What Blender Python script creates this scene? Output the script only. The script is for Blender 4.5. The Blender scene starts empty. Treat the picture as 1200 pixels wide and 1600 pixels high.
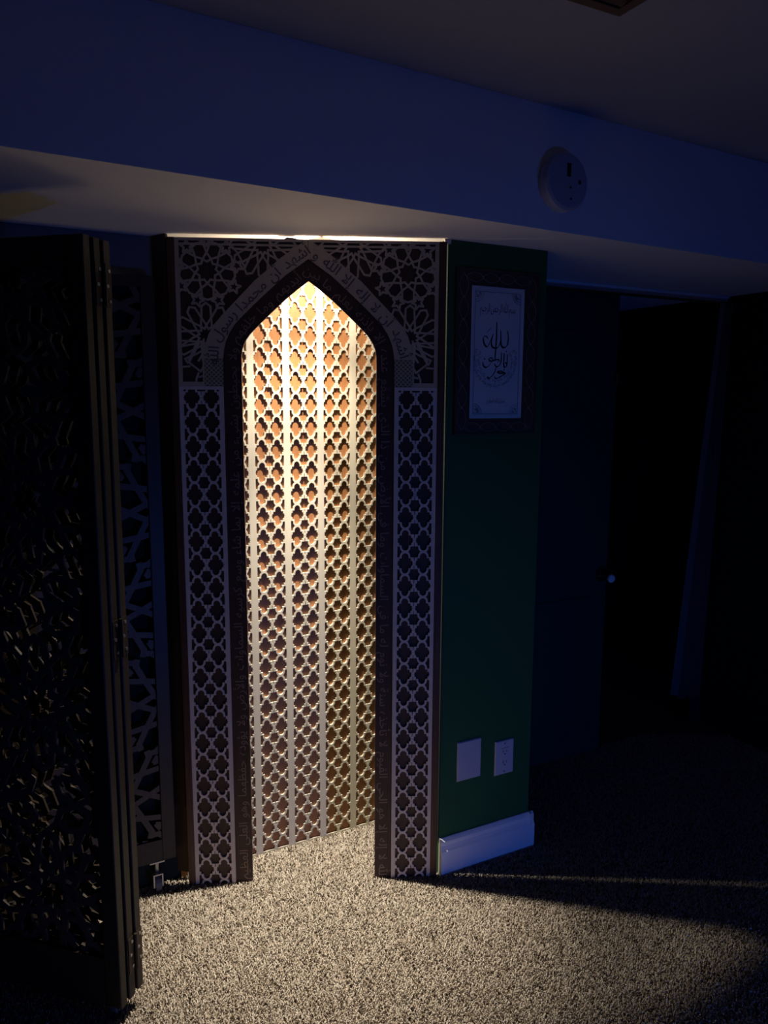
import bpy, math, random
import numpy as np
from mathutils import Vector, Matrix
from mathutils.geometry import delaunay_2d_cdt

SC = bpy.context.scene
COL = SC.collection
PI = math.pi

# ------------------------------------------------------------ camera, world, light, exposure
cam_d = bpy.data.cameras.new('camera')
cam_d.sensor_width = 36.0
cam_d.lens = 36.0 * 1190.0 / 1600.0
cam_d.clip_start = 0.02
cam = bpy.data.objects.new('camera', cam_d)
COL.objects.link(cam)
_p = math.atan(178 / 1190.0); _r = math.radians(0.3)
_f = Vector((0, math.cos(_p), -math.sin(_p))); _x = Vector((1, 0, 0)); _u = _x.cross(_f)
_x2 = math.cos(_r) * _x + math.sin(_r) * _u; _u2 = -math.sin(_r) * _x + math.cos(_r) * _u
cam.matrix_world = Matrix(((_x2.x, _u2.x, -_f.x, 0), (_x2.y, _u2.y, -_f.y, 0), (_x2.z, _u2.z, -_f.z, 1.5), (0, 0, 0, 1)))
SC.camera = cam

world = bpy.data.worlds.new('night'); SC.world = world
world.use_nodes = True
world.node_tree.nodes['Background'].inputs[0].default_value = (0.02, 0.03, 0.2, 1)
world.node_tree.nodes['Background'].inputs[1].default_value = 0.0

SC.view_settings.view_transform = 'Standard'
SC.view_settings.look = 'None'
SC.view_settings.exposure = 0.0
SC.view_settings.gamma = 1.0
SC.view_settings.use_curve_mapping = False
SC.cycles.max_bounces = 10
SC.cycles.diffuse_bounces = 6
SC.cycles.sample_clamp_indirect = 4.0

LAMP = Vector((-0.180, 2.241, 1.868))            # small lamp screwed behind the arch head
WARM = (1.0, 0.85, 0.65)


def light(name, kind, energy, color, loc, rot=None, **kw):
    ld = bpy.data.lights.new(name, kind); ld.energy = energy; ld.color = color
    for k, v in kw.items(): setattr(ld, k, v)
    o = bpy.data.objects.new(name, ld); COL.objects.link(o); o.location = loc
    if rot is not None: o.rotation_euler = rot
    return o


light('niche_lamp', 'POINT', 8.8, WARM, LAMP, shadow_soft_size=0.006)
light('niche_lamp_beam', 'SPOT', 62.0, WARM, LAMP, (math.radians(-4), 0, 0), shadow_soft_size=0.006,
      spot_size=math.radians(100), spot_blend=1.0)
light('niche_lamp_core', 'SPOT', 230.0, WARM, LAMP, (math.radians(-5), 0, 0), shadow_soft_size=0.006,
      spot_size=math.radians(50), spot_blend=1.0)
# blue glow of a low standby light / screen far to the right of the frame, close to the carpet
_src = Vector((1.75, -0.30, 0.13)); _dir = (Vector((0.10, 2.25, 0.15)) - _src)
light('blue_glow', 'SPOT', 40.0, (0.045, 0.185, 1.0), _src, _dir.to_track_quat('-Z', 'Y').to_euler(),
      shadow_soft_size=0.06, spot_size=math.radians(80), spot_blend=1.0)
light('blue_glow_spill', 'POINT', 12.0, (0.03, 0.13, 1.0), _src, shadow_soft_size=0.06)


# ------------------------------------------------------------ materials
def mat(name, color, rough=0.6, metal=0.0, spec=0.3, grain=None, bump=None):
    m = bpy.data.materials.new(name); m.use_nodes = True
    nt = m.node_tree; b = nt.nodes['Principled BSDF']
    b.inputs['Roughness'].default_value = rough
    b.inputs['Metallic'].default_value = metal
    b.inputs['Specular IOR Level'].default_value = spec
    b.inputs['Base Color'].default_value = (*color, 1)
    tc = nt.nodes.new('ShaderNodeTexCoord')
    if grain:                                     # (scale xyz, noise scale, second colour, contrast)
        sc, ns, c2, amt = grain
        mp = nt.nodes.new('ShaderNodeMapping'); mp.inputs['Scale'].default_value = sc
        nz = nt.nodes.new('ShaderNodeTexNoise'); nz.inputs['Scale'].default_value = ns; nz.inputs['Detail'].default_value = 4
        cr = nt.nodes.new('ShaderNodeValToRGB')
        cr.color_ramp.elements[0].position = 0.5 - amt; cr.color_ramp.elements[1].position = 0.5 + amt
        cr.color_ramp.elements[0].color = (*color, 1); cr.color_ramp.elements[1].color = (*c2, 1)
        nt.links.new(tc.outputs['Object'], mp.inputs['Vector']); nt.links.new(mp.outputs[0], nz.inputs['Vector'])
        nt.links.new(nz.outputs['Fac'], cr.inputs[0]); nt.links.new(cr.outputs[0], b.inputs['Base Color'])
    if bump:
        bs, st_, = bump
        nb_ = nt.nodes.new('ShaderNodeTexNoise'); nb_.inputs['Scale'].default_value = bs; nb_.inputs['Detail'].default_value = 3
        bm_ = nt.nodes.new('ShaderNodeBump'); bm_.inputs['Strength'].default_value = st_; bm_.inputs['Distance'].default_value = 0.002
        nt.links.new(tc.outputs['Object'], nb_.inputs['Vector'])
        nt.links.new(nb_.outputs['Fac'], bm_.inputs['Height']); nt.links.new(bm_.outputs[0], b.inputs['Normal'])
    return m


M = {}
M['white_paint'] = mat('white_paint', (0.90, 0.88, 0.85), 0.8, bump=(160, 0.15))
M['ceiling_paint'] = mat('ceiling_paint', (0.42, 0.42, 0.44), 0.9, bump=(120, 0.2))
M['green_paint'] = mat('green_paint', (0.020, 0.105, 0.030), 0.65, bump=(140, 0.15))
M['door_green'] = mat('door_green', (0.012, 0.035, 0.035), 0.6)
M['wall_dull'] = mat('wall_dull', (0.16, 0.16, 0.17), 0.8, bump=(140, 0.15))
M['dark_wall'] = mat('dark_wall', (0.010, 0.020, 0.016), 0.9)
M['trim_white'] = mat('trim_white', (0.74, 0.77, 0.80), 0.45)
M['plastic_white'] = mat('plastic_white', (0.46, 0.46, 0.52), 0.4)
M['plastic_dark'] = mat('plastic_dark', (0.01, 0.01, 0.012), 0.3)
M['maple'] = mat('maple', (0.60, 0.575, 0.50), 0.55, grain=((30, 30, 1.5), 4, (0.54, 0.51, 0.43), 0.35))
M['maple_front'] = mat('maple_front', (0.68, 0.58, 0.48), 0.55, grain=((30, 30, 1.5), 4, (0.60, 0.50, 0.41), 0.35))
M['oak_front'] = mat('oak_front', (0.52, 0.42, 0.28), 0.55, grain=((30, 30, 1.5), 4, (0.45, 0.36, 0.23), 0.35))
M['cherry'] = mat('cherry', (0.37, 0.175, 0.078), 0.5, grain=((40, 40, 1.5), 4, (0.30, 0.135, 0.055), 0.3))
M['walnut'] = mat('walnut', (0.075, 0.040, 0.026), 0.5, grain=((40, 40, 1.5), 4, (0.045, 0.024, 0.016), 0.3))
M['walnut_red'] = mat('walnut_red', (0.12, 0.052, 0.030), 0.45, grain=((45, 45, 1.2), 5, (0.05, 0.022, 0.014), 0.3))
M['screen_wood'] = mat('screen_wood', (0.078, 0.061, 0.049), 0.45, grain=((50, 50, 1.2), 5, (0.046, 0.036, 0.028), 0.3))
M['screen_frame'] = mat('screen_frame', (0.034, 0.025, 0.020), 0.45, grain=((50, 50, 1.2), 5, (0.018, 0.013, 0.010), 0.3))
M['gilt'] = mat('gilt', (0.48, 0.44, 0.26), 0.5)
M['gilt_dark'] = mat('gilt_dark', (0.16, 0.14, 0.08), 0.6)
M['letter_gold'] = mat('letter_gold', (0.26, 0.18, 0.12), 0.45)
M['letter_dark'] = mat('letter_dark', (0.11, 0.095, 0.09), 0.6)
M['ink'] = mat('ink', (0.012, 0.010, 0.010), 0.6)
M['ink_soft'] = mat('ink_soft', (0.10, 0.09, 0.09), 0.6)
M['mat_paper'] = mat('mat_paper', (0.62, 0.60, 0.56), 0.8)
M['mat_edge'] = mat('mat_edge', (0.75, 0.68, 0.60), 0.8)
M['frame_wood'] = mat('frame_wood', (0.085, 0.055, 0.04), 0.5, grain=((30, 30, 2), 5, (0.05, 0.032, 0.023), 0.3))
M['frame_line'] = mat('frame_line', (0.26, 0.19, 0.14), 0.5)
M['steel'] = mat('steel', (0.45, 0.45, 0.47), 0.35, metal=0.9)
M['brass_dark'] = mat('brass_dark', (0.20, 0.13, 0.06), 0.4, metal=0.8)
M['bronze'] = mat('bronze', (0.05, 0.04, 0.03), 0.45, metal=0.6)
M['rubber'] = mat('rubber', (0.10, 0.10, 0.11), 0.5)
M['vent_brown'] = mat('vent_brown', (0.16, 0.10, 0.05), 0.5)
M['curtain_dark'] = mat('curtain_dark', (0.05, 0.05, 0.06), 0.9)
M['curtain_pale'] = mat('curtain_pale', (0.12, 0.12, 0.13), 0.9)
M['shim'] = mat('shim', (0.7, 0.62, 0.5), 0.7)
M['carpet_back'] = mat('carpet_back', (0.24, 0.205, 0.165), 1.0, spec=0.0)


def carpet_material():
    m = bpy.data.materials.new('carpet_yarn'); m.use_nodes = True
    nt = m.node_tree; b = nt.nodes['Principled BSDF']
    b.inputs['Roughness'].default_value = 1.0; b.inputs['Specular IOR Level'].default_value = 0.05
    at = nt.nodes.new('ShaderNodeAttribute'); at.attribute_name = 'yarn'
    nt.links.new(at.outputs['Color'], b.inputs['Base Color'])
    return m


M['carpet_yarn'] = carpet_material()


# ------------------------------------------------------------ object helpers
def obj(name, verts, faces, m, parent=None, smooth=False, mat2=None, idx=None):
    me = bpy.data.meshes.new(name)
    me.from_pydata([tuple(v) for v in verts], [], [tuple(f) for f in faces])
    me.materials.append(m)
    if mat2 is not None:
        me.materials.append(mat2)
        for i in idx: me.polygons[i].material_index = 1
    if smooth: me.polygons.foreach_set('use_smooth', [True] * len(me.polygons))
    me.update()
    o = bpy.data.objects.new(name, me); COL.objects.link(o)
    if parent is not None: o.parent = parent
    return o


def thing(name, label, cat, loc, rz=0.0, group=None):
    o = bpy.data.objects.new(name, None); COL.objects.link(o)
    o.empty_display_size = 0.05
    o.location = loc; o.rotation_euler = (0, 0, rz)
    o['label'] = label; o['category'] = cat
    if group: o['group'] = group
    return o


def struct(o):
    o['kind'] = 'structure'; return o


def in_poly(P, x, z):
    c = False; j = len(P) - 1
    for i in range(len(P)):
        if (P[i][1] > z) != (P[j][1] > z) and x < (P[j][0] - P[i][0]) * (z - P[i][1]) / (P[j][1] - P[i][1]) + P[i][0]: c = not c
        j = i
    return c


class MB:
    def __init__(self): self.v = []; self.f = []
    def add(self, v, f):
        n = len(self.v); self.v += [tuple(p) for p in v]; self.f += [tuple(i + n for i in q) for q in f]
        return self
    def box(self, x0, x1, y0, y1, z0, z1):
        v = [(x, y, z) for z in (z0, z1) for y in (y0, y1) for x in (x0, x1)]
        return self.add(v, [(0, 2, 3, 1), (4, 5, 7, 6), (0, 1, 5, 4), (2, 6, 7, 3), (0, 4, 6, 2), (1, 3, 7, 5)])
    def bev(self, x0, x1, y0, y1, z0, z1, b):
        # box with its front (y0) edges chamfered
        v = [(x0, y1, z0), (x1, y1, z0), (x1, y1, z1), (x0, y1, z1),
             (x0, y0 + b, z0), (x1, y0 + b, z0), (x1, y0 + b, z1), (x0, y0 + b, z1),
             (x0 + b, y0, z0 + b), (x1 - b, y0, z0 + b), (x1 - b, y0, z1 - b), (x0 + b, y0, z1 - b)]
        f = [(0, 3, 2, 1), (8, 9, 10, 11)]
        for i in range(4):
            j = (i + 1) % 4
            f += [(i, j, 4 + j, 4 + i), (4 + i, 4 + j, 8 + j, 8 + i)]
        return self.add(v, f)
    def prism(self, outer, holes, y0, y1):
        """plate in the xz plane between y0 (front) and y1, with holes"""
        loops = [outer] + list(holes)
        flat = [p for l in loops for p in l]
        ed = []; k = 0
        for l in loops:
            ed += [(k + i, k + (i + 1) % len(l)) for i in range(len(l))]; k += len(l)
        res = delaunay_2d_cdt([Vector((p[0] * 100, p[1] * 100)) for p in flat], ed, [], 0, 1e-6)
        flat2 = [(p[0] / 100, p[1] / 100) for p in res[0]]
        bbs = [(min(p[0] for p in l), max(p[0] for p in l), min(p[1] for p in l), max(p[1] for p in l)) for l in loops]
        tris = []
        for t in res[2]:
            cx = sum(flat2[i][0] for i in t) / 3; cz = sum(flat2[i][1] for i in t) / 3
            if not in_poly(outer, cx, cz): continue
            if any(bb[0] <= cx <= bb[1] and bb[2] <= cz <= bb[3] and in_poly(l, cx, cz) for l, bb in zip(loops[1:], bbs[1:])): continue
            tris.append(t)
        n = len(flat); n2 = len(flat2)
        v = [(p[0], y0, p[1]) for p in flat] + [(p[0], y1, p[1]) for p in flat]
        v += [(p[0], y0, p[1]) for p in flat2] + [(p[0], y1, p[1]) for p in flat2]
        f = []
        for t in tris:
            a, b, c = t
            ax, ay = flat2[a]; bx, by = flat2[b]; cx, cy = flat2[c]
            if (bx - ax) * (cy - ay) - (cx - ax) * (by - ay) < 0: a, b, c = a, c, b
            f.append((2 * n + a, 2 * n + b, 2 * n + c)); f.append((2 * n + n2 + a, 2 * n + n2 + c, 2 * n + n2 + b))
        k = 0
        for li, l in enumerate(loops):
            m = len(l)
            area = sum(l[i][0] * l[(i + 1) % m][1] - l[(i + 1) % m][0] * l[i][1] for i in range(m))
            ccw = area > 0
            for i in range(m):
                i0 = k + i; i1 = k + (i + 1) % m
                q = (i0, i0 + n, i1 + n, i1)
                if ccw == (li == 0): q = (i0, i0 + n, i1 + n, i1)
                else: q = (i0, i1, i1 + n, i0 + n)
                f.append(q)
            k += m
        return self.add(v, f)
    def bar(self, a, b, w, y0, y1):
        """strap from a to b (x,z) of width w between y0 and y1"""
        ax, az = a; bx, bz = b
        dx, dz = bx - ax, bz - az; L = math.hypot(dx, dz)
        if L < 1e-5: return self
        dx /= L; dz /= L; e = w * 0.30
        ax -= dx * e; az -= dz * e; bx += dx * e; bz += dz * e
        nx, nz = -dz * w / 2, dx * w / 2
        c = [(ax - nx, az - nz), (bx - nx, bz - nz), (bx + nx, bz + nz), (ax + nx, az + nz)]
        v = [(p[0], y0, p[1]) for p in c] + [(p[0], y1, p[1]) for p in c]
        return self.add(v, [(0, 1, 2, 3), (4, 7, 6, 5), (0, 4, 5, 1), (1, 5, 6, 2), (2, 6, 7, 3), (3, 7, 4, 0)])
    def tube(self, pts, r, n=8, closed=False):
        P = [Vector(p) for p in pts]; base = len(self.v); k = len(P)
        for i, p in enumerate(P):
            a = P[(i - 1) % k] if (closed or i > 0) else P[i]
            b = P[(i + 1) % k] if (closed or i < k - 1) else P[i]
            t = (b - a).normalized()
            u = t.cross(Vector((0, 0, 1)))
            if u.length < 1e-3: u = t.cross(Vector((0, 1, 0)))
            u.normalize(); w = u.cross(t)
            for j in range(n):
                an = 2 * PI * j / n
                self.v.append(tuple(p + u * (r * math.cos(an)) + w * (r * math.sin(an))))
        for i in range(k if closed else k - 1):
            i2 = (i + 1) % k
            for j in range(n):
                j2 = (j + 1) % n
                self.f.append((base + i * n + j, base + i2 * n + j, base + i2 * n + j2, base + i * n + j2))
        if not closed:
            self.f.append(tuple(base + j for j in range(n)))
            self.f.append(tuple(base + (k - 1) * n + j for j in reversed(range(n))))
        return self
    def lathe_y(self, prof, n=32, c=(0, 0, 0)):
        """profile [(radius, y)] revolved about the y axis through c"""
        base = len(self.v)
        for r, y in prof:
            for j in range(n):
                a = 2 * PI * j / n
                self.v.append((c[0] + r * math.cos(a), c[1] + y, c[2] + r * math.sin(a)))
        for i in range(len(prof) - 1):
            for j in range(n):
                j2 = (j + 1) % n
                self.f.append((base + i * n + j, base + i * n + j2, base + (i + 1) * n + j2, base + (i + 1) * n + j))
        self.f.append(tuple(base + j for j in reversed(range(n))))
        self.f.append(tuple(base + (len(prof) - 1) * n + j for j in range(n)))
        return self
    def build(self, name, m, parent=None, smooth=False): return obj(name, self.v, self.f, m, parent, smooth)


# wall frame: s along the green wall, t into it, z up
WA = math.radians(27.6)
WG = Vector((0.184, 2.23, 0.0))
WD = Vector((math.cos(WA), math.sin(WA), 0)); WN = Vector((-math.sin(WA), math.cos(WA), 0))


def W(s, t, z=0.0): return WG + WD * s + WN * t + Vector((0, 0, z))


def wall_obj(mb, name, m, parent=None, smooth=False):
    o = mb.build(name, m, parent, smooth)
    if parent is None:
        o.location = WG; o.rotation_euler = (0, 0, WA)
    return o


ZS = 1.942          # underside of the bulkhead
ZC = 2.248          # ceiling

# ------------------------------------------------------------ the room
floor = struct(obj('floor', [(-4, -2.5, 0), (4.2, -2.5, 0), (4.2, 5.5, 0), (-4, 5.5, 0)], [(0, 1, 2, 3)], M['carpet_back']))
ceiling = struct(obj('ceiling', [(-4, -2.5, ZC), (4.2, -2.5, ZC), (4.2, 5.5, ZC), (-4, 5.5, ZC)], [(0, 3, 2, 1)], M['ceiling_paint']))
SOF = lambda s: -0.2345 + 0.0527 * s              # face of the bulkhead, a little out of square with the wall
_q = [(-3.6, SOF(-3.6)), (1.699, SOF(1.699)), (1.699, 1.2), (-3.6, 1.2)]
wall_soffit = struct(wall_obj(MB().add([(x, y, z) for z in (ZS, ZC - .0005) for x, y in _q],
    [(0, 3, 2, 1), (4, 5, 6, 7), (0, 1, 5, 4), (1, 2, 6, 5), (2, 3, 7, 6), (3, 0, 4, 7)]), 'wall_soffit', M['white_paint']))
# chase (green) right of the prayer niche, the wall behind, and the wall with the closet door
wall_chase = struct(wall_obj(MB().box(-0.006, 0.345, 0.0, 0.46, 0.0, ZS - 0.0005), 'wall_chase', M['green_paint']))
wall_back = struct(wall_obj(MB().box(-3.6, -0.0065, 0.372, 0.46, 0.0, ZS - 0.0005), 'wall_back', M['wall_dull']))
mb = MB().box(0.3455, 0.44, 0.46, 0.56, 0, ZS - 0.0005)
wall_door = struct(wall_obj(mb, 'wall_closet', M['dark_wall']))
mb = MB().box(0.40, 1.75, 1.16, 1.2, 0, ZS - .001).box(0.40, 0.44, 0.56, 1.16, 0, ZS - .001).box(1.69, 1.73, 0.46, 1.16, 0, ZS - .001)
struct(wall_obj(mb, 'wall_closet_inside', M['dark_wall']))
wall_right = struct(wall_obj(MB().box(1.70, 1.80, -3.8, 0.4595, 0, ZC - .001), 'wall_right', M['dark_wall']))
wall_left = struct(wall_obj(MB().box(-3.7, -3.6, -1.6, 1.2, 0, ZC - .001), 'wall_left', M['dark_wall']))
struct(obj('wall_rear', *(lambda q: (q.v, q.f))(MB().box(-4, 4.2, -2.6, -2.5, 0, ZC)), M['dark_wall']))


def base_profile(h, d):
    # (t outwards, z) from the wall face
    return [(0, 0), (-d, 0), (-d, h * 0.66), (-d * 0.80, h * 0.72), (-d * 0.62, h * 0.80), (-d * 0.70, h * 0.86),
            (-d * 0.72, h * 0.91), (-d * 0.45, h * 0.97), (-d * 0.25, h), (0, h)]


def baseboard(name, s0, s1, t, h=0.126, d=0.017, flip=False):
    pr = base_profile(h, d); n = len(pr)
    v = [(s0, t + a, z) for a, z in pr] + [(s1, t + a, z) for a, z in pr]
    f = [(i, i + n, (i + 1) % n + n, (i + 1) % n) for i in range(n)] + [tuple(reversed(range(n))), tuple(range(n, 2 * n))]
    mb = MB().add(v, f)
    return mb


mb = baseboard('b', -0.006, 0.362, 0.0)
pr = base_profile(0.126, 0.017); n = len(pr)           # return along the right side of the chase
v = [(0.345 - a, -0.017, z) for a, z in pr] + [(0.345 - a, 0.445, z) for a, z in pr]
mb.add(v, [(i, (i + 1) % n, (i + 1) % n + n, i + n) for i in range(n)])
struct(wall_obj(mb, 'baseboard_right', M['trim_white']))
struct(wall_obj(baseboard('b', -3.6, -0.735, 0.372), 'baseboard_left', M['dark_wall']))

# header trim above the closet opening
mb = MB().box(0.3455, 1.6995, 0.437, 0.4595, 1.911, 1.9415).box(0.3455, 1.6995, 0.430, 0.437, 1.934, 1.9415).box(0.3455, 1.6995, 0.433, 0.437, 1.911, 1.917)
struct(wall_obj(mb, 'trim_1', M['trim_white']))
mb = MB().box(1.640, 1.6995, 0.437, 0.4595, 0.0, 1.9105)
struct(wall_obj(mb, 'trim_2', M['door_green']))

# closet door leaf, left one closed
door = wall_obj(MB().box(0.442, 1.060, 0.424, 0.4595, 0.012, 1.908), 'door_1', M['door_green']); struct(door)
mb = MB()
for z0, z1 in ((0.16, 0.70), (0.86, 1.76)):
    for x0, x1 in ((0.53, 0.97),):
        mb.bev(x0, x1, 0.419, 0.4245, z0, z1, 0.004)
pn = mb.build('door_panel', M['door_green'], door)
kb = MB().lathe_y([(0.030, -0.0005), (0.030, -0.006), (0.012, -0.008), (0.010, -0.024), (0.0, -0.024)][:4], 20, (1.030, 0.424, 0.782)).build('knob_plate', M['plastic_dark'], door, True)
kn = MB().lathe_y([(0.008, 0.0), (0.012, -0.004), (0.0175, -0.012), (0.018, -0.019), (0.014, -0.026), (0.006, -0.029)], 20, (1.047, 0.400, 0.772)).build('door_knob', M['trim_white'], door, True)
kn['label'] = 'white round door knob'
MB().box(1.050, 1.0615, 0.417, 0.424, 1.555, 1.605).tube([(1.0615, 0.418, 1.555), (1.0615, 0.418, 1.605)], 0.004).build('latch', M['brass_dark'], door)

# ------------------------------------------------------------ carpet pile
rng = np.random.default_rng(5)


def carpet():
    sp = 0.0053
    xs = np.arange(-1.5, 2.35, sp); ys = np.arange(1.28, 3.25, sp)
    X, Y = np.meshgrid(xs, ys); X = X.ravel(); Y = Y.ravel()
    X = X + rng.uniform(-.45, .45, X.size) * sp; Y = Y + rng.uniform(-.45, .45, Y.size) * sp
    # keep what can be seen: view wedge, in front of the walls
    s = (X - WG.x) * WD.x + (Y - WG.y) * WD.y; t = (X - WG.x) * WN.x + (Y - WG.y) * WN.y
    keep = (np.abs(X) < 0.60 * Y + 0.12) & (t < 0.45)
    keep &= ~((s < 0.0) & (t > 0.352)) & ~((s > -0.01) & (s < 0.37) & (t > -0.02)) & (s < 1.69)
    X = X[keep]; Y = Y[keep]; n = X.size
    h = rng.uniform(0.007, 0.0115, n); r = rng.uniform(0.0020, 0.0031, n)
    la = rng.uniform(0, 2 * PI, n); ll = rng.uniform(0.001, 0.0065, n); ra = rng.uniform(0, 2 * PI, n)
    V = np.empty((n, 7, 3), np.float32)
    for j in range(3):
        a = ra + j * 2 * PI / 3
        V[:, j, 0] = X + r * np.cos(a); V[:, j, 1] = Y + r * np.sin(a); V[:, j, 2] = 0.0
        a2 = a + 0.7
        V[:, 3 + j, 0] = X + 0.9 * r * np.cos(a2) + .4 * ll * np.cos(la); V[:, 3 + j, 1] = Y + .9 * r * np.sin(a2) + .4 * ll * np.sin(la); V[:, 3 + j, 2] = h * 0.72
    V[:, 6, 0] = X + ll * np.cos(la); V[:, 6, 1] = Y + ll * np.sin(la); V[:, 6, 2] = h
    tri = []
    for j in range(3):
        k = (j + 1) % 3
        tri += [(j, k, 3 + k), (j, 3 + k, 3 + j), (3 + j, 3 + k, 6)]
    tri = np.array(tri, np.int32)
    F = (np.arange(n, dtype=np.int32)[:, None, None] * 7 + tri[None]).reshape(-1, 3)
    me = bpy.data.meshes.new('carpet_pile')
    me.vertices.add(n * 7); me.vertices.foreach_set('co', V.ravel())
    me.loops.add(F.size); me.loops.foreach_set('vertex_index', F.ravel())
    me.polygons.add(len(F)); me.polygons.foreach_set('loop_start', np.arange(0, F.size, 3, dtype=np.int32))
    me.polygons.foreach_set('loop_total', np.full(len(F), 3, np.int32))
    me.update(calc_edges=True)
    pal = np.array([(0.53, 0.49, 0.44), (0.44, 0.395, 0.345), (0.60, 0.565, 0.52), (0.28, 0.24, 0.20), (0.115, 0.092, 0.075)])
    ci = rng.choice(5, n, p=[.32, .24, .17, .17, .10])
    c = pal[ci] * rng.uniform(.85, 1.12, (n, 1))
    ca = np.ones((n, 7, 4), np.float32); ca[:, :, :3] = c[:, None, :]
    at = me.color_attributes.new('yarn', 'FLOAT_COLOR', 'POINT'); at.data.foreach_set('color', ca.ravel())
    me.materials.append(M['carpet_yarn'])
    o = bpy.data.objects.new('carpet_pile', me); COL.objects.link(o); o.parent = floor
    o['kind'] = 'stuff'
    return o


carpet()

# ------------------------------------------------------------ Arabic lettering (flat letters cut as thin meshes)
_AR = {'ا': 0xFE8D, 'ب': 0xFE8F, 'ت': 0xFE95, 'ث': 0xFE99, 'ج': 0xFE9D, 'ح': 0xFEA1, 'خ': 0xFEA5, 'د': 0xFEA9, 'ذ': 0xFEAB,
       'ر': 0xFEAD, 'ز': 0xFEAF, 'س': 0xFEB1, 'ش': 0xFEB5, 'ص': 0xFEB9, 'ض': 0xFEBD, 'ط': 0xFEC1, 'ظ': 0xFEC5, 'ع': 0xFEC9,
       'غ': 0xFECD, 'ف': 0xFED1, 'ق': 0xFED5, 'ك': 0xFED9, 'ل': 0xFEDD, 'م': 0xFEE1, 'ن': 0xFEE5, 'ه': 0xFEE9, 'و': 0xFEED,
       'ي': 0xFEF1, 'ى': 0xFEEF, 'ة': 0xFE93, 'أ': 0xFE83, 'إ': 0xFE87, 'آ': 0xFE81, 'ؤ': 0xFE85, 'ئ': 0xFE89}
_NOJOIN = set('ادذرزوأإآؤىةء')


def shape_word(w):
    """contextual forms, in visual (left to right) order"""
    out = []; i = 0
    if w == 'الله': return '\ufdf2'
    units = []
    while i < len(w):
        if w[i] == 'ل' and i + 1 < len(w) and w[i + 1] in 'اأإآ':
            units.append('ل' + w[i + 1]); i += 2
        else: units.append(w[i]); i += 1
    for k, u in enumerate(units):
        pj = k > 0 and not (len(units[k - 1]) == 2 or units[k - 1] in _NOJOIN)
        nj = k < len(units) - 1 and not (len(u) == 2 or u in _NOJOIN) and units[k + 1] != 'ء'
        if len(u) == 2:
            b = {'ا': 0xFEFB, 'أ': 0xFEF7, 'إ': 0xFEF9, 'آ': 0xFEF5}[u[1]]
            out.append(chr(b + (1 if pj else 0)))
        elif u == 'ء': out.append('\ufe80')
        else:
            b = _AR[u]
            out.append(chr(b + (3 if pj and nj else 2 if nj else 1 if pj else 0)))
    return ''.join(reversed(out))


_wcache = {}
BOLD = [0.0]


def word_mesh(text, bold=0.0):
    if (text, BOLD[0]) in _wcache: return _wcache[(text, BOLD[0])]
    cu = bpy.data.curves.new('word', 'FONT'); cu.body = shape_word(text); cu.offset = BOLD[0]
    cu.resolution_u = 3; cu.size = 1.0
    o = bpy.data.objects.new('word', cu); COL.objects.link(o)
    dg = bpy.context.evaluated_depsgraph_get(); ev = o.evaluated_get(dg); me = ev.to_mesh()
    V = [(v.co.x, v.co.y) for v in me.vertices]; F = [tuple(p.vertices) for p in me.polygons]
    ev.to_mesh_clear(); bpy.data.objects.remove(o); bpy.data.curves.remove(cu)
    x0 = min(v[0] for v in V); x1 = max(v[0] for v in V)
    _wcache[(text, BOLD[0])] = ([(v[0] - x0, v[1]) for v in V], F, x1 - x0)
    return _wcache[(text, BOLD[0])]


def put_word(mb, text, cx, cz, ang, size, y, anchor='c', stretch=1.0, base=0.33):
    """word centred on (cx,cz) in the xz plane, its baseline direction turned by ang, facing -y"""
    V, F, wd = word_mesh(text)
    c, s = math.cos(ang), math.sin(ang)
    vv = []
    for x, z in V:
        X = (x - wd / 2) * size * stretch; Z = (z - base) * size
        vv.append((cx + X * c - Z * s, y, cz + X * s + Z * c))
    # faces must look towards -y
    ff = []
    for q in F:
        a, b, d = (vv[q[0]], vv[q[1]], vv[q[2]])
        cr = (b[0] - a[0]) * (d[2] - a[2]) - (d[0] - a[0]) * (b[2] - a[2])
        ff.append(q if cr > 0 else tuple(reversed(q)))
    mb.add(vv, ff)


def path_len(P): return [0] + list(np.cumsum([math.dist(P[i], P[i + 1]) for i in range(len(P) - 1)]))


def path_at(P, L, d):
    d = max(0, min(L[-1], d))
    for i in range(len(P) - 1):
        if d <= L[i + 1] or i == len(P) - 2:
            k = (d - L[i]) / max(1e-9, L[i + 1] - L[i])
            a, b = P[i], P[i + 1]
            return (a[0] + (b[0] - a[0]) * k, a[1] + (b[1] - a[1]) * k), math.atan2(b[1] - a[1], b[0] - a[0])


def lay_words(mb, words, P, size, y, d0=None, d1=None, gap=0.3, maxfill=1.0):
    """right-to-left words along P (P runs in reading direction)"""
    L = path_len(P); d0 = 0 if d0 is None else d0; d1 = L[-1] if d1 is None else d1
    wd = [word_mesh(w)[2] * size for w in words]; g = size * gap
    tot = sum(wd) + g * (len(words) - 1)
    k = min(maxfill, 9) * (d1 - d0) / tot
    pos = d0
    for w, a in zip(words, wd):
        mid = pos + a * k / 2
        p, _ = path_at(P, L, mid)
        p0, _ = path_at(P, L, mid - a * k * .4); p1, _ = path_at(P, L, mid + a * k * .4)
        ang = math.atan2(p1[1] - p0[1], p1[0] - p0[0])
        put_word(mb, w, p[0], p[1], ang + PI, size, y, stretch=k)
        pos += (a + g) * k


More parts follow.
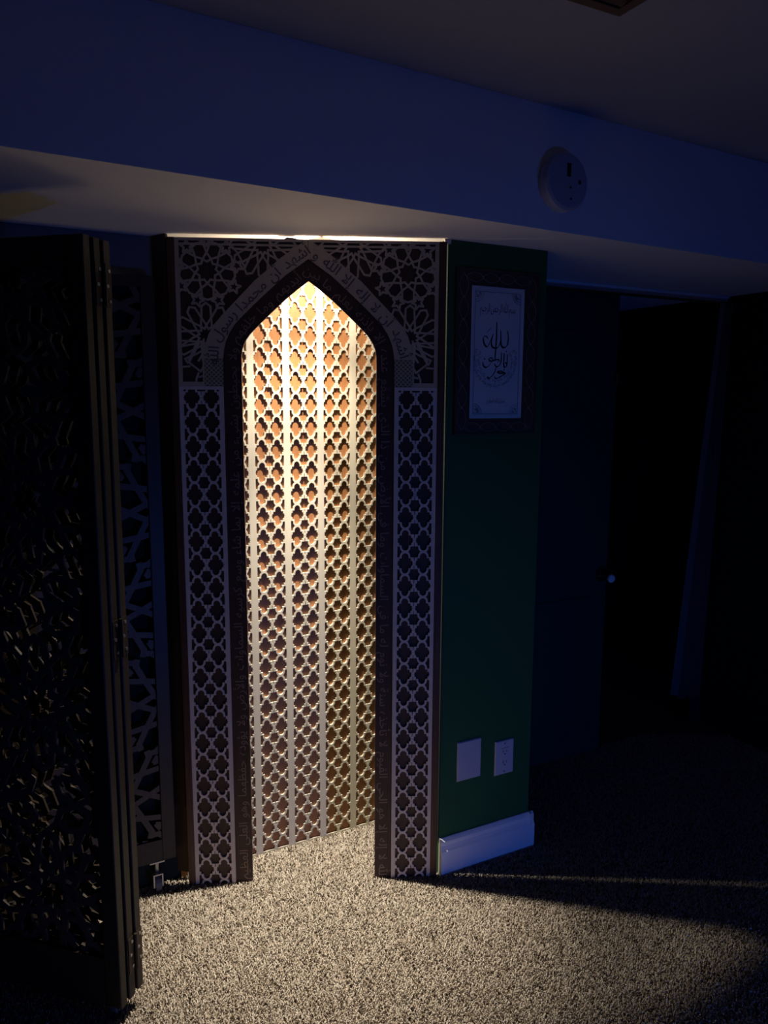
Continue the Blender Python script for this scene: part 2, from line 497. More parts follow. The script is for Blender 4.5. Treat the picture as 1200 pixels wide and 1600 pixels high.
# ------------------------------------------------------------ lattice sheet of crosses and stars
def cross_hole(cx, cz, P, sx):
    """cross with round lobes; half-profile in units of the row pitch"""
    q = []
    pts = [(0.334, 0.110), (0.268, 0.110), (0.268, 0.218), (0.158, 0.218), (0.158, 0.275)]
    arc = [(0.158 * math.cos(a), 0.275 + 0.170 * math.sin(a)) for a in [PI / 2 * i / 6 for i in range(1, 6)]]
    q1 = [(0.384, 0.010), (0.334, 0.012)] + pts + arc          # right arm up to just before the top
    up = q1 + [(0.0, 0.445)] + [(-x, z) for x, z in reversed(q1)]
    full = up + [(-x, -z) for x, z in up]
    return [(cx + x * P * sx, cz + z * P) for x, z in full]


STAR_R = [(0.016, 0.390), (0.018, 0.240), (0.172, 0.240), (0.190, 0.110), (0.278, 0.0)]


def star_hole(cx, cz, P, sx):
    r = STAR_R + [(x, -z) for x, z in reversed(STAR_R[:-1])]
    left = [(-x, z) for x, z in reversed(r)]
    return [(cx + x * P * sx, cz + z * P) for x, z in r + left]


def half_star(xe, cz, P, sx, side, lo=None, hi=None):
    """star cut by the bar at xe; side=+1: hole lies to the right of xe"""
    o = 0.062
    q = [(0.0, 0.240), (0.172 - o, 0.240), (0.190 - o, 0.110), (0.278 - o, 0.0), (0.190 - o, -0.110), (0.172 - o, -0.240), (0.0, -0.240)]
    return [(xe + side * x * P * sx, cz + z * P) for x, z in q]


def clip_poly(poly, zlo, zhi):
    for sgn, lim in ((1, zlo), (-1, -zhi)):
        out = []
        for i in range(len(poly)):
            a, b = poly[i], poly[(i + 1) % len(poly)]
            ia, ib = sgn * a[1] >= lim, sgn * b[1] >= lim
            if ia: out.append(a)
            if ia != ib:
                k = (lim - sgn * a[1]) / (sgn * b[1] - sgn * a[1]); out.append((a[0] + (b[0] - a[0]) * k, a[1] + (b[1] - a[1]) * k))
        poly = out
        if len(poly) < 3: return None
    ded = []
    for p in poly:
        if not ded or math.dist(p, ded[-1]) > 1e-5: ded.append(p)
    if len(ded) > 2 and math.dist(ded[0], ded[-1]) < 1e-5: ded.pop()
    area = abs(sum(ded[i][0] * ded[(i + 1) % len(ded)][1] - ded[(i + 1) % len(ded)][0] * ded[i][1] for i in range(len(ded)))) / 2
    return ded if len(ded) > 2 and area > 3e-6 else None


def lattice(x0, x1, z0, z1, hx0, hx1, hz0, hz1, P, zc0, y0, y1):
    """sheet x0..x1, z0..z1 pierced within hx0..hx1, hz0..hz1; a row of crosses at height zc0 + k P"""
    sx = (hx1 - hx0) / (1.532 * P); xm = (hx0 + hx1) / 2
    holes = []
    k0 = int((hz0 - zc0) / P) - 2
    for k in range(k0, k0 + int((hz1 - hz0) / P) + 5):
        zc = zc0 + k * P
        cand = [cross_hole(xm - 0.412 * P * sx, zc, P, sx), cross_hole(xm + 0.412 * P * sx, zc, P, sx),
                star_hole(xm, zc + P / 2, P, sx), half_star(hx0, zc + P / 2, P, sx, 1), half_star(hx1, zc + P / 2, P, sx, -1)]
        for c in cand:
            c = clip_poly(c, hz0, hz1)
            if c: holes.append(c)
    return MB().prism([(x0, z0), (x1, z0), (x1, z1), (x0, z1)], holes, y0, y1)


# ------------------------------------------------------------ the prayer niche
NC = Vector((-0.213, 2.186, 0.0)); NA = math.radians(3.58)
niche = thing('prayer_niche', 'tall wooden prayer niche with pointed arch, lit from inside, with pierced pale lattice', 'prayer niche', NC, NA)
HT = 1.9315
ARCH = [(.190, 1.590), (.1898, 1.612), (.1875, 1.630), (.1835, 1.644), (.176, 1.659), (.165, 1.674), (.150, 1.690), (.131, 1.7085), (.1105, 1.728), (.088, 1.749), (.064, 1.771), (.030, 1.799), (0, 1.821)]
BAND = [(.2405, 1.590), (.2400, 1.612), (.2375, 1.633), (.232, 1.654), (.222, 1.677), (.2065, 1.701), (.189, 1.720), (.160, 1.748), (.128, 1.778), (.097, 1.806), (.0635, 1.836), (.030, 1.859), (0, 1.880)]
LBND = [(.2925, 1.590), (.2915, 1.618), (.288, 1.645), (.2785, 1.674), (.264, 1.698), (.240, 1.726), (.2125, 1.754), (.180, 1.787), (.148, 1.820), (.112, 1.850), (.076, 1.881), (.040, 1.9065), (.001, 1.9325)]


def mirror(P): return [(-x, z) for x, z in reversed(P)]


def half_arch(P, zb): return [(P[0][0], zb)] + P


# walnut board with the arch cut out
poly = [(.384, 0), (.384, HT), (-.384, HT), (-.384, 0)] + [(-x, z) for x, z in half_arch(ARCH, 0)] + [(x, z) for x, z in reversed(half_arch(ARCH, 0)[:-1])]
MB().prism(poly, [], 0.006, 0.014).build('arch_board', M['walnut'], niche)

# pale arch band with the engraved creed
for sgn in (1, -1):
    q = [(.2405, 1.607)] + BAND[1:] + LBND[::-1][:-1] + [(.2925, 1.607)]
    q = [(sgn * x, z) for x, z in q]
    MB().prism(q, [], 0.0, 0.006).build('arch_band', M['oak_front'], niche)
    # interlaced panel at the foot of the band
    kp = MB().box(min(sgn * .2405, sgn * .2925), max(sgn * .2405, sgn * .2925), 0.001, 0.006, 1.531, 1.6065).build('knot_panel', M['gilt_dark'], niche)
    kb = MB()
    x0, x1 = sorted((sgn * .2415, sgn * .2915))
    nx, nz = 4, 6; dx = (x1 - x0) / nx; dz = .072 / nz
    for i in range(nx):
        for j in range(nz):
            xa, za = x0 + i * dx, 1.533 + j * dz
            kb.bar((xa, za), (xa + dx, za + dz), .0024, 0.0000 - .0002 * ((i + j) % 2), 0.001)
            kb.bar((xa + dx, za), (xa, za + dz), .0024, 0.0000 - .0002 * ((i + j + 1) % 2), 0.001)
    kb.build('knot_strap', M['gilt'], kp)['kind'] = 'stuff'
    # pierced pillar panel
    xs = sorted((sgn * .2415, sgn * .3645)); hs = sorted((sgn * .2535, sgn * .3535))
    lattice(xs[0], xs[1], 0.0, 1.5305, hs[0], hs[1], 0.004, 1.521, 0.0687, 0.0555, 0.0, 0.006).build('lattice_panel', M['maple_front'], niche)
    # dark border moulding of the frame
    xs = sorted((sgn * .3648, sgn * .3852))
    MB().bev(xs[0], xs[1], -0.003, 0.009, 0.0, HT, 0.0015).build('side_moulding', M['walnut_red'], niche)

# spandrels: straps of nine- and twelve-fold stars
LB = [(-.2925, 1.54)] + [(-x, z) for x, z in LBND]


def in_band(u, z):
    """distance test: is (u,z) under the arch band (u<0 side)"""
    if z < 1.59: return u > -.275
    for i in range(len(LBND) - 1):
        a, b = LBND[i], LBND[i + 1]
        if a[1] <= z <= b[1]:
            x = a[0] + (b[0] - a[0]) * (z - a[1]) / (b[1] - a[1])
            return u > -(x - 0.017)
    return u > -0.015


def clip_seg(a, b, test, n=24):
    """pieces of a-b where test holds"""
    out = []; cur = None
    for i in range(n + 1):
        k = i / n; p = (a[0] + (b[0] - a[0]) * k, a[1] + (b[1] - a[1]) * k)
        if test(p):
            if cur is None: cur = [p, p]
            cur[1] = p
        else:
            if cur and math.dist(*cur) > 1e-4: out.append(tuple(cur))
            cur = None
    if cur and math.dist(*cur) > 1e-4: out.append(tuple(cur))
    return out


def rosette(c, n, ph, rI, rV, rW, rS, aS, rT, star=None):
    """n petals, first petal at angle ph (degrees); returns segments"""
    S = []; st_ = 360.0 / n
    P = lambda r, a: (c[0] + r * math.cos(math.radians(a)), c[1] + r * math.sin(math.radians(a)))
    for k in range(n):
        a = ph + k * st_
        V = P(rV, a); T = P(rT, a)
        for sg in (1, -1):
            Ii = P(rI, a + sg * st_ / 2); Wd = P(rW, a + sg * st_ / 2); Sh = P(rS, a + sg * aS)
            S += [(V, Ii), (V, Wd), (Wd, Sh), (Sh, T)]
        if star:
            rc, ro, ri = star
            w = a + st_ / 2
            if True:
                cc = P(rc, w)
                pts = []
                for j in range(10):
                    r = ro if j % 2 == 0 else ri
                    an = math.radians(w + 180 + j * 36)
                    pts.append((cc[0] + r * math.cos(an), cc[1] + r * math.sin(an)))
                S += [(pts[j], pts[(j + 1) % 10]) for j in range(10)]
    return S


R0, R1, R2 = (-.278, 1.844), (-.125, 1.916), (-.284, 1.668)
d3 = lambda p: [math.dist(p, R0) / .080, math.dist(p, R1) / .092, math.dist(p, R2) / .092]
cell = lambda p, i: min(range(3), key=lambda k: d3(p)[k]) == i or d3(p)[i] < 1.02
rect = lambda p: -.3545 <= p[0] <= 0.0 and 1.541 <= p[1] <= 1.925 and not in_band(*p)
segs = []
for s_ in rosette(R0, 9, 270, .0245, .0333, .049, .0735, 12.5, .0775, (.0835, .0185, .0085)):
    segs += clip_seg(*s_, lambda p: rect(p))
for s_ in rosette(R1, 12, 270, .020, .0305, .052, .082, 8.5, .0905):
    segs += clip_seg(*s_, lambda p: rect(p) and d3(p)[0] > 1.0)
for s_ in rosette(R2, 12, 180, .020, .0305, .052, .082, 8.5, .0905):
    segs += clip_seg(*s_, lambda p: rect(p) and d3(p)[0] > 1.0 and p[1] > 1.60)
for ln in [[(-.2925, 1.660), (-.2925, 1.551)], [(-.3456, 1.606), (-.3118, 1.6205), (-.2927, 1.631)],
           [(-.3054, 1.649), (-.335, 1.596), (-.3032, 1.571), (-.2927, 1.590)], [(-.3545, 1.5835), (-.333, 1.5855)],
           [(-.3456, 1.606), (-.338, 1.594)], [(-.3096, 1.567), (-.316, 1.5507), (-.316, 1.541)], [(-.2925, 1.560), (-.308, 1.556)],
           [(-.3545, 1.915), (-.16, 1.9145), (-.03, 1.9145)], [(-.3545, 1.640), (-.3054, 1.649)], [(-.215, 1.916), (-.195, 1.895), (-.176, 1.858)]]:
    for i in range(len(ln) - 1): segs += clip_seg(ln[i], ln[i + 1], rect)
for sgn in (1, -1):
    mb = MB(); jr = random.Random(3)
    for a, b in segs:
        e = jr.uniform(0, .0004)
        mb.bar((-sgn * a[0], a[1]), (-sgn * b[0], b[1]),   .0053, 0.0009 + e, 0.006)
    # sheet border
    xo, xi = (.3645, .3535)
    for q in ([sorted((sgn * xo, sgn * xi)), (1.531, HT)], [sorted((sgn * xi, sgn * .0015)), (1.924, HT)], [sorted((sgn * xi, sgn * .2925)), (1.531, 1.5425)]):
        mb.box(q[0][0], q[0][1], 0.0004, 0.006, q[1][0], q[1][1])
    mb.box(*sorted((sgn * .2925, sgn * .2975)), 0.0006, 0.006, 1.5425, 1.640)
    mb.build('spandrel_panel', M['oak_front'], niche)

# inscriptions
mid_l = [((a[0] + b[0]) / 2, (a[1] + b[1]) / 2) for a, b in zip(BAND, LBND)]
P = [(x, z) for x, z in mid_l] + [(-x, z) for x, z in reversed(mid_l[:-1])]
mb = MB(); BOLD[0] = 0.012
lay_words(mb, 'أشهد أن لا إله إلا الله و أشهد أن محمدا رسول الله'.split(), P, 0.040, -0.0006, 0.02, None, 0.42)
BOLD[0] = 0.0
o = mb.build('arch_inscription', M['letter_dark'], niche); o['kind'] = 'stuff'; o['label'] = 'engraved Arabic creed along the pale arch band'
mid_d = [((a[0] + b[0]) / 2, (a[1] + b[1]) / 2) for a, b in zip(ARCH, BAND)]
P = [(mid_d[0][0], 0.005)] + mid_d + [(-x, z) for x, z in reversed(mid_d[:-1])] + [(-mid_d[0][0], 0.015)]
mb = MB()
verse = ('الله لا إله إلا هو الحي القيوم لا تأخذه سنة ولا نوم له ما في السماوات وما في الأرض من ذا الذي يشفع عنده إلا بإذنه '
         'يعلم ما بين أيديهم وما خلفهم ولا يحيطون بشيء من علمه إلا بما شاء وسع كرسيه السماوات والأرض ولا يؤوده حفظهما وهو العلي العظيم')
lay_words(mb, verse.split(), P, 0.036, 0.0054, 0.0, None, 0.45)
o = mb.build('border_inscription', M['letter_gold'], niche); o['kind'] = 'stuff'; o['label'] = 'Arabic verse lettered around the dark border of the arch'

# back panel of the niche, parallel to the wall: cherry board under pale lattice strips and upright bars
T0 = 0.352
rot = NA - WA


def to_niche(o):
    """place an object built in wall coordinates under the niche"""
    o.matrix_parent_inverse = (Matrix.Translation(NC) @ Matrix.Rotation(NA, 4, 'Z')).inverted()
    o.location = WG; o.rotation_euler = (0, 0, WA)
    return o


bp = to_niche(MB().box(-0.735, -0.0095, T0 + .0075, T0 + .0195, 0.0, 1.9405).build('back_board', M['cherry'], niche))
bars = [-.7065, -.5925, -.479, -.3655, -.252, -.1385, -.025]
BW = .0185
for i, b in enumerate(bars):
    MB().box(b - BW / 2, b + BW / 2, T0, T0 + .0075, 0.002, 1.94).build('upright_bar', M['maple'], bp)
for i in range(len(bars) - 1):
    xa, xb = bars[i] + BW / 2, bars[i + 1] - BW / 2
    # the pierced field reaches the bars: leave a hair of sheet at each side
    lattice(xa + .0001, xb - .0001, 0.002, 1.94, xa + .0012, xb - .0012, 0.012, 1.930, 0.0695, 1.549 - 0.0695 * 30, T0 + .0001, T0 + .0075).build('lattice_strip', M['maple'], bp)
# left return board closing the niche against the wall, cut short above the baseboard
loc = Matrix.Rotation(-NA, 4, 'Z') @ Matrix.Translation(-NC)
a = loc @ W(-0.745, 0.3655)
rb = MB()
for b, za, zb in ((Vector((-.384, 0.0115, 0)), .26, 1.9412), (Vector((-.379, 0.034, 0)), .03, .26)):
    dv = (a - b).normalized(); nv = Vector((-dv.y, dv.x, 0)) * 0.009
    v = [b, a, a + nv, b + nv]
    rb.add([(p.x, p.y, z) for z in (za, zb) for p in v], [(0, 3, 2, 1), (4, 5, 6, 7), (0, 1, 5, 4), (1, 2, 6, 5), (2, 3, 7, 6), (3, 0, 4, 7)])
rb.build('return_or_liner', M['walnut'], niche)
# added dark liner on the right side, hides the lit chase in the gap
to_niche(MB().box(-.0090, -.0062, -.0008, T0 - .001, .127, 1.9405).build('return_or_liner', M['dark_wall'], niche))
# lamp holder behind the arch head (cap above the lamp)
ll = loc @ LAMP
hb = MB()
hb.box(ll.x - .02, ll.x + .02, 0.014, 0.018, ll.z - .005, ll.z + .045).tube([(ll.x, 0.018, ll.z + .032), (ll.x, ll.y, ll.z + .032)], .004)
hb.tube([(ll.x, ll.y, ll.z + .020), (ll.x, ll.y, ll.z + .040)], .012, 12)
hb.build('lamp_holder', M['plastic_white'], niche)

# shims between the niche and the bulkhead
for u, w_, nm, lb in ((-.046, .020, 'shim', 'small dark wedge jammed above the arch under the bulkhead'), (.389, .009, 'shim.001', 'small pale wedge at the top right corner of the niche')):
    t = thing('shim', lb, 'wedge', NC + Matrix.Rotation(NA, 3, 'Z') @ Vector((u, 0.012, HT)), NA, None)
    dark = nm == 'shim'
    h0 = .0045 if dark else .0085
    v = [(-w_, -.011, 0), (w_, -.011, 0), (w_, .011, 0), (-w_, .011, 0), (-w_ * .6, -.011, h0), (w_ * .2, -.011, h0 * .8), (w_ * .2, .011, h0 * .8), (-w_ * .6, .011, h0)]
    if not dark: v = [(-w_ * .8, -.013, -.006), (w_ * .8, -.013, -.006), (w_ * .8, .006, 0), (-w_ * .8, .006, 0), (-w_, -.013, h0), (w_, -.013, h0), (w_, .006, h0), (-w_, .006, h0)]
    obj('wedge', v, [(0, 3, 2, 1), (4, 5, 6, 7), (0, 1, 5, 4), (1, 2, 6, 5), (2, 3, 7, 6), (3, 0, 4, 7)], M['walnut'] if dark else M['shim'], t)


# ------------------------------------------------------------ carved folding screens
def caster(parent, x, z_top):
    R = .019 if z_top < .08 else .027
    zb = 2 * R + .010
    mb = MB().box(x - .022, x + .022, .000, .022, z_top - .004, z_top)
    mb.box(x - .0145, x - .0105, .011 - R * .7, .011 + R * .7, R * .8, zb - .004).box(x + .0105, x + .0145, .011 - R * .7, .011 + R * .7, R * .8, zb - .004)
    mb.box(x - .0145, x + .0145, .011 - R * .7, .011 + R * .7, zb - .004, zb)
    if z_top - zb > .006: mb.tube([(x, .011, zb), (x, .011, z_top - .003)], .006)
    c = mb.build('caster', M['steel'], parent)
    wv = MB(); nseg = 16
    base = []
    for sx_ in (-.0085, .0085):
        for j in range(nseg):
            an = 2 * PI * j / nseg
            base.append((x + sx_, .011 + R * math.cos(an), R + .0015 + R * math.sin(an)))
    fs = [(j, (j + 1) % nseg, nseg + (j + 1) % nseg, nseg + j) for j in range(nseg)] + [tuple(reversed(range(nseg))), tuple(range(nseg, 2 * nseg))]
    wv.add(base, fs)
    return c, wv


_cell_cache = {}


def screen_straps(w, z0, z1, x_in, sw, y0, y1, seed, K=1.0, star=False):
    """carved field: ten-fold stars on a centred lattice, clipped to the opening"""
    A, B = .460 * K, .600 * K
    cs = []
    for j in range(-1, 9):
        for i in range(-2, 4):
            cs.append((-w * .38 + A * i + (A / 2 if j % 2 else 0), z0 + .16 * K + j * B / 2))
    mb = MB(); jr = random.Random(seed)
    xl, xr = -w + x_in, -x_in
    for ci, c in enumerate(cs):
        if not (xl - .3 < c[0] < xr + .3): continue
        near = [q for q in cs if 0 < math.dist(q, c) < .8]
        test = lambda p: xl <= p[0] <= xr and z0 <= p[1] <= z1 and all(math.dist(p, c) <= math.dist(p, q) + .002 for q in near)
        for s_ in rosette(c, 10, 90, .052 * K, .080 * K, .127 * K, .180 * K, 9.5, .202 * K, (.226 * K, .046 * K, .020 * K) if star else None):
            for a, b in clip_seg(*s_, test, 16):
                e = jr.uniform(0, .0006)
                mb.bar(a, b, sw, y0 + e, y1 - e)
    return mb


def leaf(parent, y, w, zb, zt, stile, rail_t, rail_b, field_mesh=None, th=.022):
    """one hinged leaf: right edge at x=0, going to -w"""
    mb = MB()
    mb.bev(-stile, 0, y, y + th, zb, zt, .002).bev(-w, -w + stile, y, y + th, zb, zt, .002)
    mb.box(-w + stile, -stile, y + .001, y + th - .001, zt - rail_t, zt).box(-w + stile, -stile, y + .001, y + th - .001, zb, zb + rail_b)
    return mb.build('leaf', M['screen_frame'], parent)


SA = math.radians(-15.8)
scr = thing('folding_screen', 'near dark carved folding screen, three leaves folded together at the left edge', 'folding screen', (-.6195, 1.621, 0), SA, 'carved folding screens')
SWD = .50
fm = screen_straps(SWD, .185, 1.768, .040, .0160, .0085, .0150, 1, 0.80)
fm_mesh = None
for k in range(3):
    y = .0335 * k
    lf = leaf(scr, y, SWD, .052, 1.830, .042, .062, .125)
    if fm_mesh is None:
        fo = fm.build('carved_panel', M['screen_wood'], lf); fm_mesh = fo.data
    else:
        fo = bpy.data.objects.new('carved_panel', fm_mesh); COL.objects.link(fo); fo.parent = lf
    fo.location = (0, y, 0)
for (ya, zc) in ((.045, 1.735), (.045, .955), (.045, .165)):
    # butt hinge across the edges of the second and third leaf
    hm = MB().box(.0002, .0022, ya + .000 - .010, ya + .010, zc - .045, zc + .045).box(.0002, .0022, ya + .024, ya + .044, zc - .045, zc + .045)
    hm.tube([(.0045, ya + .0165, zc - .045), (.0045, ya + .0165, zc + .045)], .0045)
    h = hm.build('hinge', M['bronze'], scr)
    for yy in (ya + .001, ya + .033):
        for dz in (-.032, 0, .032):
            q = yy + (.003 if dz else -.003)
            MB().tube([(.002, q, zc + dz), (.0036, q, zc + dz)], .004, 8).build('screw', M['steel'], h)
for x in (-.045, -SWD + .05):
    c, wv = caster(scr, x, .052); wv.build('wheel', M['rubber'], c)
    c.location = (0, .034, 0)

# second screen standing against the wall, left of the niche
scr2 = thing('folding_screen', 'far dark carved screen standing between the near screen and the lit niche', 'folding screen', W(-.757, .316), WA, 'carved folding screens')
lf = leaf(scr2, 0, SWD, .100, 1.826, .040, .030, .070)
fo = screen_straps(SWD, .168, 1.797, .038, .0170, .005, .015, 2, 0.95, True).build('carved_panel', M['screen_wood'], lf)
lf2 = leaf(scr2, .026, SWD, .100, 1.826, .040, .030, .070)
MB().box(-SWD + .04, -.04, .036, .040, .168, 1.797).build('backing', M['dark_wall'], lf2)
for x in (-.057, -SWD + .05):
    c, wv = caster(scr2, x, .100); wv.build('wheel', M['rubber'], c)

# ------------------------------------------------------------ framed calligraphy
pic = thing('framed_calligraphy', 'framed upright Arabic calligraphy panel hung on the green wall beside the niche', 'picture', W(.164, 0, 1.631), WA)
hw, hh = .148, .238
mb = MB().prism([(-hw, -hh), (hw, -hh), (hw, hh), (-hw, hh)], [[(-.096, -.191), (.096, -.191), (.096, .191), (-.096, .191)]], -.008, -.001)
mb.box(-hw, -hw + .006, -.0110, -.008, -hh, hh).box(hw - .006, hw, -.0110, -.008, -hh, hh).box(-hw + .006, hw - .006, -.0110, -.008, hh - .006, hh).box(-hw + .006, hw - .006, -.0110, -.008, -hh, -hh + .006)
mb.box(-.100, -.096, -.0100, -.008, -.195, .195).box(.096, .100, -.0100, -.008, -.195, .195).box(-.096, .096, -.0100, -.008, .191, .195).box(-.096, .096, -.0100, -.008, -.195, -.191)
mb.build('frame', M['frame_wood'], pic)
lines = MB()                                            # chain of pointed ovals carved round the frame


def oval(c, d, L, wd_):
    for sg in (1, -1):
        pts = []
        for i in range(13):
            k = i / 12 * 2 - 1
            o_ = sg * wd_ * math.cos(k * PI / 2)
            pts.append((c[0] + d[0] * k * L - d[1] * o_, -.0085, c[1] + d[1] * k * L + d[0] * o_))
        lines.tube(pts, .0009, 5)


for xx in (-.122, .122):
    for k in range(7): oval((xx, -.189 + .063 * k), (0, 1), .034, .0155)
for zz in (-.2145, .2145):
    for k in range(4): oval((-.084 + .056 * k, zz), (1, 0), .031, .0135)
lines.build('frame_tracery', M['frame_line'], pic, True)
MB().box(-.096, .096, -.0050, -.002, -.191, .191).build('mount', M['mat_edge'], pic)
pp = MB().box(-.088, .088, -.0055, -.0050, -.183, .183).build('paper', M['mat_paper'], pic)
ink = MB(); soft = MB(); YI = -.0059


def words_line(mb, txt, cx, cz, size, wmax):
    ws = txt.split(); wd = [word_mesh(w)[2] * size for w in ws]; g = .18 * size
    tot = sum(wd) + g * (len(ws) - 1); k = min(1.6, wmax / tot); x = cx + tot * k / 2
    for w, a in zip(ws, wd):
        put_word(mb, w, x - a * k / 2, cz, 0, size, YI, stretch=k); x -= (a + g) * k


words_line(soft, 'بسم الله الرحمن الرحيم', 0, .131, .034, .128)
words_line(soft, 'صدق الله العظيم', 0, -.137, .017, .066)


def stroke(mb, pts, w):
    """pen stroke of varying width in the xz plane"""
    n_ = len(pts); P_ = []
    for i in range(n_ - 1):                              # Catmull-Rom
        p0, p1, p2, p3 = (pts[max(0, i - 1)], pts[i], pts[i + 1], pts[min(n_ - 1, i + 2)])
        for s_ in range(6):
            t_ = s_ / 6
            P_.append(tuple(.5 * (2 * p1[q] + (p2[q] - p0[q]) * t_ + (2 * p0[q] - 5 * p1[q] + 4 * p2[q] - p3[q]) * t_ ** 2 + (3 * p1[q] - p0[q] - 3 * p2[q] + p3[q]) * t_ ** 3) for q in (0, 1)))
    P_.append(pts[-1]); m_ = len(P_); vs = []
    for i, p in enumerate(P_):
        a = P_[max(0, i - 1)]; b = P_[min(m_ - 1, i + 1)]
        an = math.atan2(b[1] - a[1], b[0] - a[0])
        ww = w * (.35 + .65 * abs(math.sin(an - .75))) * (.45 + .55 * math.sin(PI * min(1, max(0, (i + .6) / m_)))) / 2
        vs += [(p[0] - math.sin(an) * ww, YI, p[1] + math.cos(an) * ww), (p[0] + math.sin(an) * ww, YI, p[1] - math.cos(an) * ww)]
    fs = []
    for i in range(m_ - 1): fs.append((2 * i + 1, 2 * i + 3, 2 * i + 2, 2 * i))
    mb.add(vs, fs)


cx0 = -.005
for pts, w_ in [
    ([(.002, .092), (.002, .05), (.000, .01), (-.002, -.020)], .0065),
    ([(.041, .068), (.045, .048), (.042, .028), (.030, .019), (.020, .026), (.018, .045), (.017, .068)], .0066),
    ([(.018, .045), (.012, .024), (.002, .017), (-.012, .020), (-.016, .034), (-.010, .058)], .0062),
    ([(-.010, .058), (-.020, .036), (-.030, .020), (-.041, .027), (-.045, .044), (-.036, .050), (-.028, .042)], .0058),
    ([(-.018, .074), (-.028, .066), (-.034, .060)], .004),
    ([(.043, .001), (.043, -.018), (.041, -.034), (.034, -.038), (.031, -.030), (.036, -.024), (.042, -.030)], .0062),
    ([(.031, .004), (.031, -.012), (.029, -.030)], .0058),
    ([(.022, .006), (.021, -.016), (.016, -.032), (.004, -.037), (-.003, -.028)], .0062),
    ([(-.006, -.020), (-.014, -.012), (-.022, -.014), (-.020, -.021), (-.008, -.020), (.008, -.016), (.014, -.020), (.006, -.026)], .0056),
    ([(-.012, -.022), (-.022, -.034), (-.034, -.040), (-.043, -.034), (-.044, -.024)], .0060),
    ([(.004, -.037), (.000, -.050), (-.008, -.062), (-.022, -.072), (-.027, -.066)], .0064),
    ([(.038, -.056), (.022, -.050), (.008, -.052), (.018, -.056), (.038, -.056), (.020, -.066), (.004, -.072), (-.002, -.066)], .0062),
    ([(.038, .010), (.040, .007)], .0045), ([(.031, -.044), (.034, -.047)], .0045), ([(-.040, -.014), (-.037, -.017)], .0045),
]: stroke(ink, [(x + cx0, z) for x, z in pts], w_)
# text set in a ring round the lower half
Pr = [(cx0 + .072 * math.cos(a), -.020 + .070 * math.sin(a)) for a in [math.radians(28 - i * 236 / 60) for i in range(61)]]
for rr, sz, tx in ((1.0, .017, 'قل هو الله أحد الله الصمد لم يلد ولم يولد ولم يكن له كفوا أحد'), (.80, .012, 'الله الصمد لم يلد ولم يولد ولم يكن له كفوا أحد')):
    P2 = [(cx0 + (x - cx0) * rr, -.020 + (z + .020) * rr) for x, z in Pr]
    ws = tx.split(); L = path_len(P2); wd = [word_mesh(w)[2] * sz for w in ws]; g = .2 * sz
    k = L[-1] / (sum(wd) + g * (len(ws) - 1)); pos = 0
    for w, a in zip(ws, wd):
        p, an = path_at(P2, L, pos + a * k / 2); put_word(soft, w, p[0], p[1], an + PI, sz, YI, stretch=k); pos += (a + g) * k
# line border and corner scrolls
for sx_ in (1, -1):
    soft.bar((sx_ * .081, -.176), (sx_ * .081, .176), .0012, YI, -.0054)
    soft.bar((-.081, sx_ * .176), (.081, sx_ * .176), .0012, YI, -.0054)
    for sz_ in (1, -1):
        for rr in (.030, .024, .016):
            pts = [(sx_ * (.081 - rr * math.cos(a)), sz_ * (.176 - rr * math.sin(a))) for a in [PI / 2 * i / 6 for i in range(7)]]
            stroke(soft, pts, .0022)
        stroke(soft, [(sx_ * .079, sz_ * .174), (sx_ * .070, sz_ * .160), (sx_ * .062, sz_ * .170), (sx_ * .070, sz_ * .172)], .003)
ink.build('calligraphy', M['ink'], pp); soft.build('small_script', M['ink_soft'], pp)['kind'] = 'stuff'

# ------------------------------------------------------------ wall plates
bl = thing('blank_plate', 'large blank white wall plate low on the green wall', 'wall plate', W(.0998, 0, .3675), WA)
MB().bev(-.045, .045, -.006, -.0003, -.0655, .0655, .003).build('plate', M['plastic_white'], bl)
ou = thing('outlet', 'white electrical outlet with two sockets on the green wall, right of the blank plate', 'outlet', W(.237, 0, .3455), WA)
MB().bev(-.037, .037, -.006, -.0003, -.0585, .0585, .003).build('plate', M['plastic_white'], ou)
MB().bev(-.0168, .0168, -.0075, -.0058, -.0335, .0335, .001).build('receptacle', M['plastic_white'], ou)
for zc in (.0185, -.0185):
    MB().box(-.0075, -.0055, -.0079, -.0074, zc, zc + .008).build('slot', M['plastic_dark'], ou)
    MB().box(.0050, .0070, -.0079, -.0074, zc, zc + .007).build('slot', M['plastic_dark'], ou)
    MB().lathe_y([(.0026, 0), (.0026, -.0005)], 10, (0, -.0074, zc - .006)).build('ground_hole', M['plastic_dark'], ou)
    MB().lathe_y([(.003, 0), (.0028, -.001)], 10, (0, -.0058, .048 if zc > 0 else -.048)).build('screw', M['ink_soft'], ou)

# ------------------------------------------------------------ alarm on the bulkhead
al = thing('smoke_alarm', 'round white smoke alarm with small dark display on the bulkhead face', 'smoke alarm', W(.190, SOF(.190), 2.060), WA + math.atan(.0527))
MB().lathe_y([(.070, -.0005), (.070, -.006), (.073, -.008), (.074, -.026), (.071, -.033), (.063, -.0365), (.03, -.0375)], 48).build('body', M['plastic_white'], al, False)
MB().box(-.006, .007, -.0385, -.0372, .012, .045).build('display', M['plastic_dark'], al)
MB().lathe_y([(.0055, 0), (.0055, -.001)], 16, (.040, -.0368, .003)).build('test_button', M['plastic_dark'], al)
MB().lathe_y([(.0035, 0), (.0035, -.001)], 12, (.008, -.0370, -.014)).build('indicator', M['plastic_dark'], al)
MB().lathe_y([(.0035, 0), (.0035, -.001)], 12, (.011, -.0368, -.042)).build('indicator', M['plastic_dark'], al)

# ------------------------------------------------------------ ceiling register (only its corner shows)
vt = thing('ceiling_vent', 'brown metal ceiling vent whose corner shows at the top of the frame', 'vent', (.456, 1.619, ZC), WA)
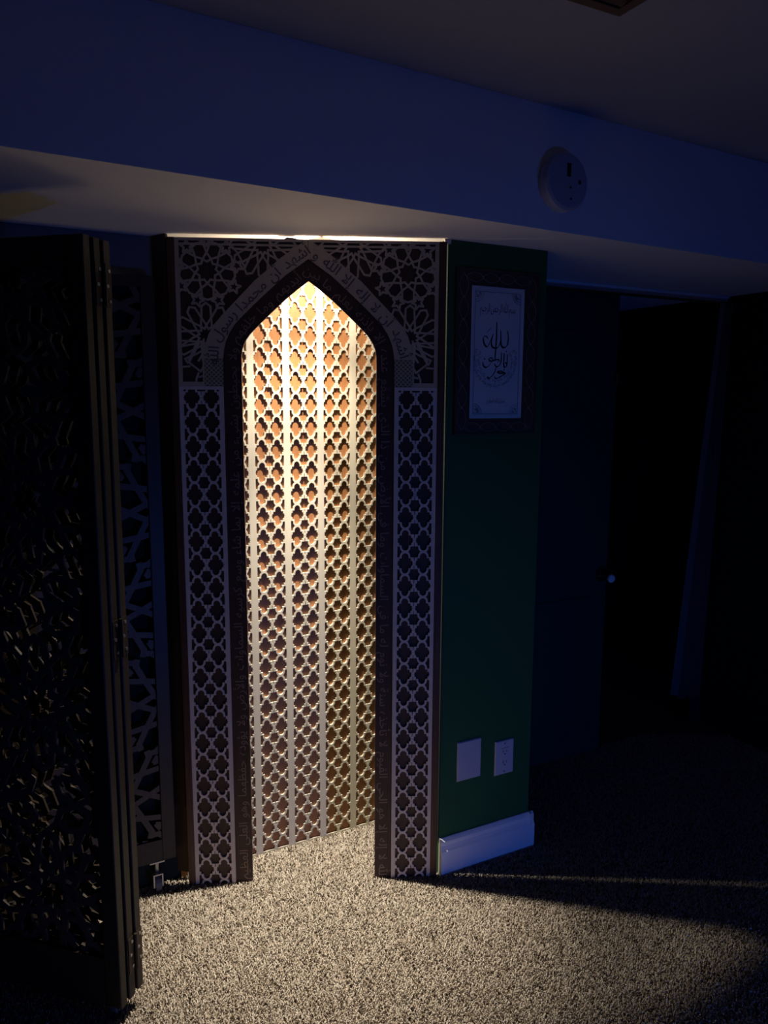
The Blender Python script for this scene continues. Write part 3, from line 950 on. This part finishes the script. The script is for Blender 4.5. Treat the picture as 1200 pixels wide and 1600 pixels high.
# local frame: corner at origin, sides along -x' and -y'
w_, h_ = .16, .30
mb = MB().box(-w_, 0, -h_, -h_ + .022, -.007, -.0004).box(-w_, 0, -.022, 0, -.007, -.0004).box(-w_, -w_ + .022, -h_ + .022, -.022, -.007, -.0004).box(-.022, 0, -h_ + .022, -.022, -.007, -.0004)
mb.build('frame', M['vent_brown'], vt)
for k in range(9):
    z0 = -.028 - k * (h_ - .05) / 8.5
    MB().add([(-w_ + .022, z0, -.006), (-.022, z0, -.006), (-.022, z0 - .014, -.001), (-w_ + .022, z0 - .014, -.001),
              (-w_ + .022, z0 - .001, -.0065), (-.022, z0 - .001, -.0065), (-.022, z0 - .015, -.0015), (-w_ + .022, z0 - .015, -.0015)],
             [(0, 3, 2, 1), (4, 5, 6, 7), (0, 1, 5, 4), (1, 2, 6, 5), (2, 3, 7, 6), (3, 0, 4, 7)]).build('louver', M['vent_brown'], vt)
MB().box(-w_ + .02, -.02, -h_ + .02, -.02, -.0012, -.0003).build('duct_mouth', M['plastic_dark'], vt)

# ------------------------------------------------------------ curtain at the closet opening
ct = thing('curtain', 'dark curtain with pale edge hanging at the right of the closet opening', 'curtain', W(1.60, .40, .186), WA)
NX, NZ = 40, 16


def curtain_strip(k0, k1, zb, name, m):
    v = []; f = []
    for side in (0, .0025):
        for j in range(NZ + 1):
            q = j / NZ; z = zb + (1.905 - zb) * q - .186
            xl = (-.150 + (.150 + .010) * q); xr = (.045 + .035 * q)
            for i in range(NX + 1):
                k = k0 + (k1 - k0) * i / NX
                x = xl + (xr - xl) * k
                y = -.006 + .010 * math.sin(k * 26 + .8 * q) * (1 - .3 * q) + side
                v.append((x, y, z))
    n1 = (NX + 1) * (NZ + 1)
    for j in range(NZ):
        for i in range(NX):
            a = j * (NX + 1) + i
            f.append((a, a + 1, a + NX + 2, a + NX + 1)); f.append((n1 + a, n1 + a + NX + 1, n1 + a + NX + 2, n1 + a + 1))
    for j in range(NZ):
        for i in (0, NX):
            a = j * (NX + 1) + i; b_ = a + NX + 1
            f.append((a, b_, n1 + b_, n1 + a))
    for i in range(NX):
        for j in (0, NZ):
            a = j * (NX + 1) + i
            f.append((a, n1 + a, n1 + a + 1, a + 1))
    return obj(name, v, f, m, ct, True)


e = curtain_strip(0, .26, .186, 'edge_panel', M['curtain_pale']); e['label'] = 'pale edge of the curtain'
curtain_strip(.262, 1, .16, 'fabric', M['curtain_dark'])
MB().tube([(-1.15, .004, 1.722), (.098, .004, 1.722)], .006, 10).build('curtain_rod', M['brass_dark'], ct)
